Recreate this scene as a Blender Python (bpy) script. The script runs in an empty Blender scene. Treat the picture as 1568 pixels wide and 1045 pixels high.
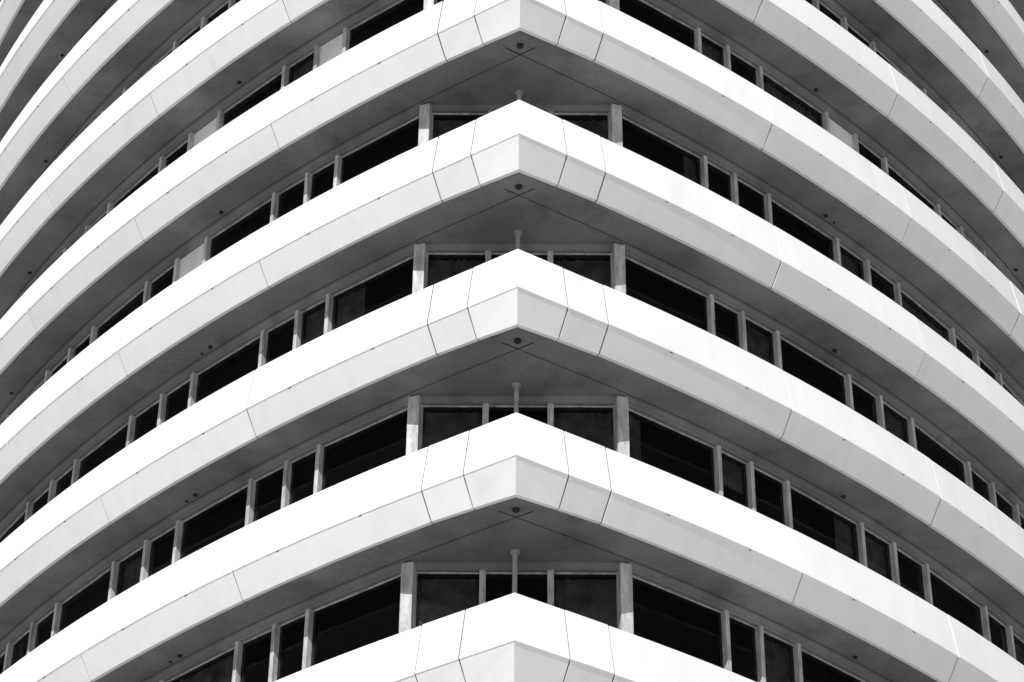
import bpy, math, random
from mathutils import Vector, Matrix
random.seed(7)
S=3.3
P=dict(f=3.8912,pitch=0.6307,yaw=-0.0024,roll=0.0104,D=10.0088,zc=-5.6488)
PHI={-1:0.6128,1:0.5896}; S1=0.3095; S2=0.5588; R=11.55; PL=1.2455
OB,ZB,OT,ZT,OW,ZW=0.0872,-0.1384,0.0449,0.2756,0.3326,-0.1777
Z0=5.6488*S+1.7
NMIN,NMAX=-5,12
NP=9
UEND=S2+NP*PL

def ang(s,u): return PHI[s] if u<=S2 else PHI[s]+(u-S2)/R
def base(s,u):
    p=PHI[s]
    if u<=S2: return u*math.cos(p),u*math.sin(p)
    a=ang(s,u)
    return S2*math.cos(p)+R*(math.sin(a)-math.sin(p)), S2*math.sin(p)+R*(math.cos(p)-math.cos(a))
def miter(off):
    a,b=PHI[-1],PHI[1]
    det=math.sin(a)*math.cos(b)+math.cos(a)*math.sin(b)
    x=(off*math.cos(b)-math.cos(a)*off)/det
    y=(math.sin(a)*off+math.sin(b)*off)/det
    return x,y
def pt(s,u,off):
    if u<=1e-9: return miter(off)
    x,y=base(s,u);a=ang(s,u)
    x-=off*math.sin(a);y+=off*math.cos(a)
    return s*x,y
def V(xy,z,n=0): return (xy[0]*S,xy[1]*S,Z0+(n+z)*S)

# ------------------------------------------------------------ materials
def newmat(name):
    m=bpy.data.materials.new(name);m.use_nodes=True
    nt=m.node_tree;b=nt.nodes['Principled BSDF'];return m,nt,b
def ramp(nt,fac,stops):
    r=nt.nodes.new('ShaderNodeValToRGB');e=r.color_ramp.elements
    while len(e)<len(stops): e.new(.5)
    for i,(p,v) in enumerate(stops): e[i].position=p;e[i].color=(v,v,v,1)
    nt.links.new(fac,r.inputs[0]);return r.outputs[0]
def noise(nt,scale,detail=5,vec=None,rough=.55):
    n=nt.nodes.new('ShaderNodeTexNoise');n.inputs['Scale'].default_value=scale
    n.inputs['Detail'].default_value=detail;n.inputs['Roughness'].default_value=rough
    nt.links.new(vec,n.inputs['Vector']);return n.outputs[0]
def coord(nt,sc=(1,1,1)):
    t=nt.nodes.new('ShaderNodeTexCoord');m=nt.nodes.new('ShaderNodeMapping')
    m.inputs['Scale'].default_value=sc;nt.links.new(t.outputs['Object'],m.inputs[0]);return m.outputs[0]
def mul(nt,a,b):
    m=nt.nodes.new('ShaderNodeMix');m.data_type='RGBA';m.blend_type='MULTIPLY'
    m.inputs[0].default_value=1;nt.links.new(a,m.inputs[6]);nt.links.new(b,m.inputs[7]);return m.outputs[2]
def bump(nt,b,h,st,dist=.02):
    n=nt.nodes.new('ShaderNodeBump');n.inputs['Strength'].default_value=st;n.inputs['Distance'].default_value=dist
    nt.links.new(h,n.inputs['Height']);nt.links.new(n.outputs[0],b.inputs['Normal'])

def mat_white():
    m,nt,b=newmat('white_painted_precast')
    c=coord(nt);c2=coord(nt,(1,1,.10))
    a=ramp(nt,noise(nt,.45,3,c),[(.3,.83),(.7,.88)])
    s=ramp(nt,noise(nt,3,3,c2),[(.28,.945),(.55,1)])
    f=ramp(nt,noise(nt,55,4,c,.7),[(.3,.95),(.55,1)])
    g=nt.nodes.new('ShaderNodeNewGeometry')
    rr=ramp(nt,g.outputs['Random Per Island'],[(0,.93),(1,1.0)])
    nt.links.new(mul(nt,mul(nt,mul(nt,a,s),f),rr),b.inputs['Base Color'])
    b.inputs['Roughness'].default_value=.55
    b.inputs['Specular IOR Level'].default_value=.3
    bump(nt,b,noise(nt,.7,2,c),.12,.03)
    return m
def mat_soffit():
    m,nt,b=newmat('soffit_stained_concrete')
    c=coord(nt)
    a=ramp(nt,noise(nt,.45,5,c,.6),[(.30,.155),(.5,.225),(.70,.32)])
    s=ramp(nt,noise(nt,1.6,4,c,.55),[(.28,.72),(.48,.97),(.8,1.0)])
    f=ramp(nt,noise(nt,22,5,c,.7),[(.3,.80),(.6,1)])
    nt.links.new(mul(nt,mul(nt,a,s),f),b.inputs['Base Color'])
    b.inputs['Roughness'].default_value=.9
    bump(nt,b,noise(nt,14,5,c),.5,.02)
    return m
def mat_flat(name,v,r=.6,sc=6,var=.25,metal=0):
    m,nt,b=newmat(name);c=coord(nt)
    nt.links.new(ramp(nt,noise(nt,sc,5,c),[(.3,v*(1-var)),(.7,min(1,v*(1+var)))]),b.inputs['Base Color'])
    b.inputs['Roughness'].default_value=r;b.inputs['Metallic'].default_value=metal
    return m
def mat_frame():
    m,nt,b=newmat('window_frame_weathered_paint');c=coord(nt,(1,1,.25))
    nt.links.new(mul(nt,ramp(nt,noise(nt,7,5,c),[(.3,.28),(.65,.60)]),ramp(nt,noise(nt,40,3,c),[(.3,.75),(.5,1)])),b.inputs['Base Color'])
    b.inputs['Roughness'].default_value=.6
    return m
def mat_glass():
    m=bpy.data.materials.new('tinted_window_glass');m.use_nodes=True;nt=m.node_tree
    nt.nodes.clear()
    o=nt.nodes.new('ShaderNodeOutputMaterial');mx=nt.nodes.new('ShaderNodeMixShader')
    t=nt.nodes.new('ShaderNodeBsdfTransparent');t.inputs[0].default_value=(.34,.34,.34,1)
    g=nt.nodes.new('ShaderNodeBsdfGlossy');g.inputs['Roughness'].default_value=.02;g.inputs[0].default_value=(.55,.55,.55,1)
    fr=nt.nodes.new('ShaderNodeFresnel');fr.inputs[0].default_value=1.34
    nt.links.new(fr.outputs[0],mx.inputs[0]);nt.links.new(t.outputs[0],mx.inputs[1]);nt.links.new(g.outputs[0],mx.inputs[2])
    nt.links.new(mx.outputs[0],o.inputs[0]);return m
M_white=mat_white();M_soff=mat_soffit();M_frame=mat_frame();M_glass=mat_glass()
M_joint=mat_flat('dark_joint_sealant',.04,.9)
M_hole=mat_flat('drain_hole_dark',.02,.9)
M_pipe=mat_flat('galvanised_drain_pipe',.35,.5)
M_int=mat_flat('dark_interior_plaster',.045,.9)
M_curt=mat_flat('curtain_fabric',.4,.95,3,.45)
M_blind=mat_flat('pale_roller_blind',.75,.9,2,.1)
M_ground=mat_flat('pale_concrete_paving',.58,.9,.3,.1)

# ------------------------------------------------------------ mesh builder
class MB:
    def __init__(s): s.v=[];s.f=[]
    def add(s,vs,fs):
        k=len(s.v);s.v+=vs;s.f+=[tuple(i+k for i in f) for f in fs]
    def quad(s,a,b,c,d): s.add([a,b,c,d],[(0,1,2,3)])
    def sweep(s,rings,cap0=True,cap1=True,closed=True):
        n=len(rings[0]);vs=[v for r in rings for v in r];fs=[]
        for i in range(len(rings)-1):
            for j in range(n if closed else n-1):
                k=(j+1)%n
                fs.append((i*n+j,i*n+k,(i+1)*n+k,(i+1)*n+j))
        if cap0: fs.append(tuple(range(n)))
        if cap1: fs.append(tuple((len(rings)-1)*n+j for j in range(n-1,-1,-1)))
        s.add(vs,fs)
    def obj(s,name,mat,parent,smooth=False,bevel=0,recalc=True):
        me=bpy.data.meshes.new(name);me.from_pydata(s.v,[],s.f);me.update()
        import bmesh
        if recalc:
            bm=bmesh.new();bm.from_mesh(me);bmesh.ops.recalc_face_normals(bm,faces=bm.faces);bm.to_mesh(me);bm.free()
        o=bpy.data.objects.new(name,me);bpy.context.collection.objects.link(o);me.materials.append(mat)
        if parent: o.parent=parent
        if bevel:
            b=o.modifiers.new('bevel','BEVEL');b.width=bevel;b.segments=2;b.limit_method='ANGLE';b.angle_limit=math.radians(25)
        return o
bld=bpy.data.objects.new('curved_corner_office_building',None);bpy.context.collection.objects.link(bld)

def us(a,b):
    if b<=S2+1e-6: n=1
    else: n=max(1,int(round((b-a)/.13)))
    return [a+(b-a)*i/n for i in range(n+1)]
def droop(u): return -.022*max(0,1-u/S2)
joints=[S1]+[S2+k*PL for k in range(NP+1)]
bounds=[0]+joints
pan=MB();jt=MB();tick=MB()
PROF=[(OT,ZT),(0,0),(0.0005,-.005),(.0045,-.006),(OB,ZB),(OB+.02,ZB),(OB+.03,ZB+.03),(OT+.055,-.02),(OT+.055,ZT-.006)]
for n in range(NMIN,NMAX+1):
    for s in (-1,1):
        for k in range(len(bounds)-1):
            a,b=bounds[k],bounds[k+1]
            gw=lambda q:.0037 if q<3 else .0031
            j=random.uniform(-.0018,.0018) if k>0 else 0
            jz=random.uniform(-.0018,.0018) if k>0 else 0
            a2=a+(gw(k) if k>0 else 0);b2=b-gw(k+1)
            rings=[]
            for u in us(a2,b2):
                rings.append([V(pt(s,u,o+j),z+jz+(droop(u) if i in(4,5) else 0),n) for i,(o,z) in enumerate(PROF)])
            pan.sweep(rings,cap0=(k>0))
            # slim weep slots just under the ridge, 3 mm proud of the lower face
            if k>1:
                for t in (.3,.72):
                    u0=a+(b-a)*(t+random.uniform(-.03,.03));hw=.009
                    tick.sweep([[V(pt(s,uu,o+j),z+jz,n) for o,z in ((.0042,-.0075),(.0062,-.0105),(.012,-.0105),(.012,-.0075))] for uu in (u0-hw,u0+hw)])
        for u in joints:
            rings=[[V(pt(s,uu,o+.006),z-(.004 if z>.1 else 0)+(.004 if z<-.1 else 0),n) for (o,z) in
                [(OT,ZT),(0,0),(OB,ZB),(OB+.012,ZB),(OT+.035,-.02),(OT+.035,ZT)]] for uu in (u-.012,u+.012)]
            jt.sweep(rings)
pan.obj('precast_balustrade_bands',M_white,bld,bevel=.004)
jt.obj('panel_joint_sealant',M_joint,bld)
tick.obj('band_weep_slots',M_joint,bld)

UC=.895
cornL=pt(-1,UC,OW);cornR=pt(1,UC,OW)
def inner(s,u,off=OW):
    c=pt(s,UC,off);ce=(0,(cornL[1]+cornR[1])/2+(off-OW))
    if u>=UC: return pt(s,u,off)
    t=u/UC;return (ce[0]+(c[0]-ce[0])*t, ce[1]+(c[1]-ce[1])*t)
ulist=[0,.15,S1,S2,UC]
u=UC
while u<UEND-.1: u+=.15; ulist.append(min(u,UEND))
ulist[-1]=UEND
sof=MB();slab=MB();ceil=MB()
for n in range(NMIN,NMAX+1):
    zs=ZB+.006
    for s in (-1,1):
        for a,b in zip(ulist[:-1],ulist[1:]):
            sof.quad(V(pt(s,a,OB+.0205),zs,n),V(pt(s,b,OB+.0205),zs,n),V(inner(s,b,OW+.03),zs,n),V(inner(s,a,OW+.03),zs,n))
            slab.quad(V(pt(s,a,OT+.054),-.03,n),V(pt(s,b,OT+.054),-.03,n),V(inner(s,b,OW+.03),-.03,n),V(inner(s,a,OW+.03),-.03,n))
    for a,b in zip(ulist[:-1],ulist[1:]):
        for z,mb in ((zs-.002,ceil),(-.02,slab)):
            mb.quad(V(inner(-1,a,OW+.031),z,n),V(inner(-1,b,OW+.031),z,n),V(inner(1,b,OW+.031),z,n),V(inner(1,a,OW+.031),z,n))
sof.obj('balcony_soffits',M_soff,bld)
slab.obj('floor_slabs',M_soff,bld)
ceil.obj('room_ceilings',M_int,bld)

# ------------------------------------------------------------ window wall
def wall_us():
    L=[UC,1.555,1.80,2.085]
    b=2.71
    while b<UEND-.7:
        L+=[b,b+.30,b+.62];b+=1.25
    L.append(UEND);return L
WU=wall_us()
frame=MB();glass=MB();curt=MB();blind=MB();head=MB();spd=MB();groove=MB()
def box(mb,c,dirv,w,d,z0,z1,n):
    tx,ty=dirv;nx,ny=-ty,tx
    if ny<0: nx,ny=-nx,-ny
    r=[]
    for z in (z0,z1):
        r.append([V((c[0]+tx*a+nx*b,c[1]+ty*a+ny*b),z,n) for a,b in ((-w/2,0),(w/2,0),(w/2,d),(-w/2,d))])
    mb.sweep(r)
def pane(mb,a,b,z0,z1,n):
    if a[0]>b[0]: a,b=b,a
    mb.quad(V(a,z0,n),V(b,z0,n),V(b,z1,n),V(a,z1,n))
def curtain(mb,a,b,z0,z1,n,amp=.008):
    L=math.hypot(b[0]-a[0],b[1]-a[1]);m=max(4,int(L/.010));tx,ty=(b[0]-a[0])/L,(b[1]-a[1])/L
    nx,ny=-ty,tx
    pts=[];ph=random.uniform(0,6)
    for i in range(m+1):
        t=i/m;o=amp*(.6+.4*math.sin(t*L*17+ph))*math.sin(t*L*130+ph+1.6*math.sin(t*L*31))
        pts.append((a[0]+(b[0]-a[0])*t+nx*o,a[1]+(b[1]-a[1])*t+ny*o))
    for i in range(m): pane(mb,pts[i],pts[i+1],z0,z1,n)
def lerp(a,b,t): return (a[0]+(b[0]-a[0])*t,a[1]+(b[1]-a[1])*t)
ZS=-1+.2
PALE={(5,-1,1),(5,-1,4),(4,-1,4),(5,1,4),(4,1,11),(6,-1,7)}
for n in range(NMIN,NMAX+1):
    zlow=ZS if n>NMIN else -(Z0+n*S)/S+.0
    cm=[cornL,lerp(cornL,cornR,.345),lerp(cornL,cornR,.655),cornR]
    for i in (1,2): box(frame,(cm[i][0],cm[i][1]-.012),(1,0),.032,.05,zlow,ZW,n)
    for i in range(3):
        a,b=cm[i],cm[i+1]
        a=(a[0],a[1]+.014);b=(b[0],b[1]+.014)
        pane(glass,a,b,zlow,ZW,n)
        box(frame,((a[0]+b[0])/2,a[1]-.008),(1,0),b[0]-a[0],.014,ZW-.008,ZW-.0005,n)
        if i!=1:
            curtain(curt,(a[0]+.01,a[1]+.045),(b[0]-.01,b[1]+.045),zlow,ZW-.01,n)
    head.sweep([[V((x,y),z,n) for (y,z) in ((c[1]-.014,ZW),(c[1]-.014,ZB+.005),(c[1]+.06,ZB+.005),(c[1]+.06,ZW))] for c in (cornL,cornR) for x in (c[0],)])
    for s in (-1,1):
        c=pt(s,UC,OW);a=ang(s,UC)*.5
        box(frame,(c[0],c[1]-.035),(math.cos(a),s*math.sin(a)),.062,.075,zlow,ZW+.028,n)
        hu=[q for q in ulist if q>=UC]
        pr=[(OW-.016,ZW),(OW-.016,ZW+.012),(OW-.028,ZW+.014),(OW-.028,ZB+.005),(OW+.05,ZB+.005),(OW+.05,ZW)]
        head.sweep([[V(pt(s,q,o),z,n) for o,z in pr] for q in hu])
        if n>NMIN:
            for q,w in zip(hu[:-1],hu[1:]):
                pane(spd,pt(s,q,OW+.01),pt(s,w,OW+.01),-1.0,ZS,n)
        for i,q in enumerate(WU[1:]):
            a=ang(s,q);p0=pt(s,q,OW-.022)
            box(frame,p0,(math.cos(a),s*math.sin(a)),.026,.052,zlow,ZW+.0005,n)
        for i,(q,w) in enumerate(zip(WU[:-1],WU[1:])):
            A=pt(s,q,OW+.012);B=pt(s,w,OW+.012)
            pane(glass,A,B,zlow,ZW,n)
            A2=pt(s,q,OW+.05);B2=pt(s,w,OW+.05)
            A1=pt(s,q,OW+.004);B1=pt(s,w,OW+.004)
            L=math.hypot(B1[0]-A1[0],B1[1]-A1[1])
            m=((A1[0]+B1[0])/2,(A1[1]+B1[1])/2)
            box(frame,m,((B1[0]-A1[0])/L,(B1[1]-A1[1])/L),L,.012,ZW-.007,ZW-.0008,n)
            r=random.random()
            if (n,s,i) in PALE:
                pane(blind,lerp(A1,B1,.02),lerp(A1,B1,.98),zlow,ZW-.007,n)
            elif r<.08: curtain(curt,lerp(A2,B2,.02),lerp(A2,B2,.98),zlow,ZW-.004,n)
            elif r<.26:
                t=random.uniform(.12,.35)
                if random.random()<.5: curtain(curt,lerp(A2,B2,.02),lerp(A2,B2,t),zlow,ZW-.004,n)
                else: curtain(curt,lerp(A2,B2,1-t),lerp(A2,B2,.98),zlow,ZW-.004,n)
            elif r<.34:
                pane(curt,lerp(A2,B2,.02),lerp(A2,B2,.98),ZW-random.uniform(.1,.35),ZW-.004,n)
    zs=ZB+.006-.0012
    for s in (-1,1):
        gl=[0,.1,.25,.4,.6,.75]+[q for q in ulist if q>=UC]
        for q,w in zip(gl[:-1],gl[1:]):
            groove.quad(V(pt(s,q,.287),zs,n),V(pt(s,w,.287),zs,n),V(pt(s,w,.2925),zs,n),V(pt(s,q,.2925),zs,n))
frame.obj('window_mullions_and_piers',M_frame,bld,bevel=.004)
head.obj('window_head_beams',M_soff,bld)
glass.obj('window_glass',M_glass,bld,recalc=False)
curt.obj('curtains',M_curt,bld)
blind.obj('pale_window_panels',M_blind,bld)
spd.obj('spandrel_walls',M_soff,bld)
groove.obj('soffit_joint_lines',M_joint,bld)

# ------------------------------------------------------------ drains and pipes
hole=MB();pipe=MB()
def disc(mb,xy,z0,z1,r,n,k=14):
    mb.sweep([[V((xy[0]+rr*math.cos(2*math.pi*i/k),xy[1]+rr*math.sin(2*math.pi*i/k)),z,n) for i in range(k)] for z,rr in ((z0,r),(z1,r))])
for n in range(NMIN,NMAX+1):
    zs=ZB+.006
    disc(hole,(.003,.275),zs-.012,zs+.002,.018,n)
    cy=(cornL[1]+cornR[1])/2
    disc(pipe,(0,cy-.11),-1.0,zs+.001,.0125,n)
    disc(pipe,(0,cy-.11),zs-.014,zs+.0005,.024,n)
    for s in (-1,1):
        for k in range(5):
            q=2.5+2.49*k+random.uniform(-.06,.06)
            if q>UEND: continue
            disc(hole,pt(s,q,.255),zs-.01,zs+.002,.012,n)
            if random.random()<.12: disc(hole,pt(s,q+.09,.265),zs-.006,zs+.002,.008,n)
hole.obj('soffit_drain_outlets',M_hole,bld)
pipe.obj('balcony_drain_pipes',M_pipe,bld)

core=MB()
def sc(p): return (p[0]*.86,1.75+p[1]*.86)
cu=[0,UC]+[q for q in ulist if q>UC][::3]+[UEND]
ring=[sc(inner(-1,q)) for q in cu[::-1]]+[sc(inner(1,q)) for q in cu[1:]]
zb_=-(Z0)/S+.01
core.sweep([[V(p,zb_) for p in ring],[V(p,NMAX-.2) for p in ring]])
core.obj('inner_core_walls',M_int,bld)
bk=MB();a=inner(-1,UEND,0);b=inner(1,UEND,0)
y1=max(a[1],b[1])
r=[[V((x,y),z) for x,y in ((a[0]+.02,y1+.003),(b[0]-.02,y1+.003),(b[0]-.02,y1+.12),(a[0]+.02,y1+.12))] for z in (zb_-.01,NMAX+.25)]
bk.sweep(r);bk.obj('rear_wall',M_white,bld)

g=MB();G=1500
g.quad((-G,-G,0),(G,-G,0),(G,G,0),(-G,G,0));g.obj('ground',M_ground,None)

# ------------------------------------------------------------ light
EL,AZ=math.radians(40),math.radians(17)
sd=Vector((-math.sin(AZ)*math.cos(EL),-math.cos(AZ)*math.cos(EL),math.sin(EL)))
L=bpy.data.lights.new('sun','SUN');L.energy=4.6;L.angle=math.radians(.5);L.color=(1,1,1)
lo=bpy.data.objects.new('sun',L);bpy.context.collection.objects.link(lo);lo.rotation_euler=sd.to_track_quat('Z','Y').to_euler();lo.location=(0,-30,60)
w=bpy.data.worlds.new('World');bpy.context.scene.world=w;w.use_nodes=True;nt=w.node_tree
bg=nt.nodes['Background'];sk=nt.nodes.new('ShaderNodeTexSky');sk.sky_type='NISHITA';sk.sun_disc=False
sk.sun_elevation=EL;sk.sun_rotation=math.atan2(sd.x,sd.y)
bw=nt.nodes.new('ShaderNodeRGBToBW');nt.links.new(sk.outputs[0],bw.inputs[0]);nt.links.new(bw.outputs[0],bg.inputs[0]);bg.inputs[1].default_value=.075

# ------------------------------------------------------------ camera
p,y,r=P['pitch'],P['yaw'],P['roll']
fwd=Vector((math.sin(y)*math.cos(p),math.cos(y)*math.cos(p),math.sin(p)))
rt=Vector((math.cos(y),-math.sin(y),0));up=Vector((-math.sin(y)*math.sin(p),-math.cos(y)*math.sin(p),math.cos(p)))
r2=rt*math.cos(r)+up*math.sin(r);u2=up*math.cos(r)-rt*math.sin(r)
M=Matrix((r2,u2,-fwd)).transposed().to_4x4();M.translation=Vector((0,-P['D']*S,Z0+P['zc']*S))
cd=bpy.data.cameras.new('camera');co=bpy.data.objects.new('camera',cd);bpy.context.collection.objects.link(co)
co.matrix_world=M;cd.sensor_width=36;cd.lens=P['f']*1000/1568*36;cd.clip_end=5000
sc_=bpy.context.scene;sc_.camera=co
sc_.view_settings.view_transform='Standard';sc_.view_settings.look='None';sc_.view_settings.exposure=0
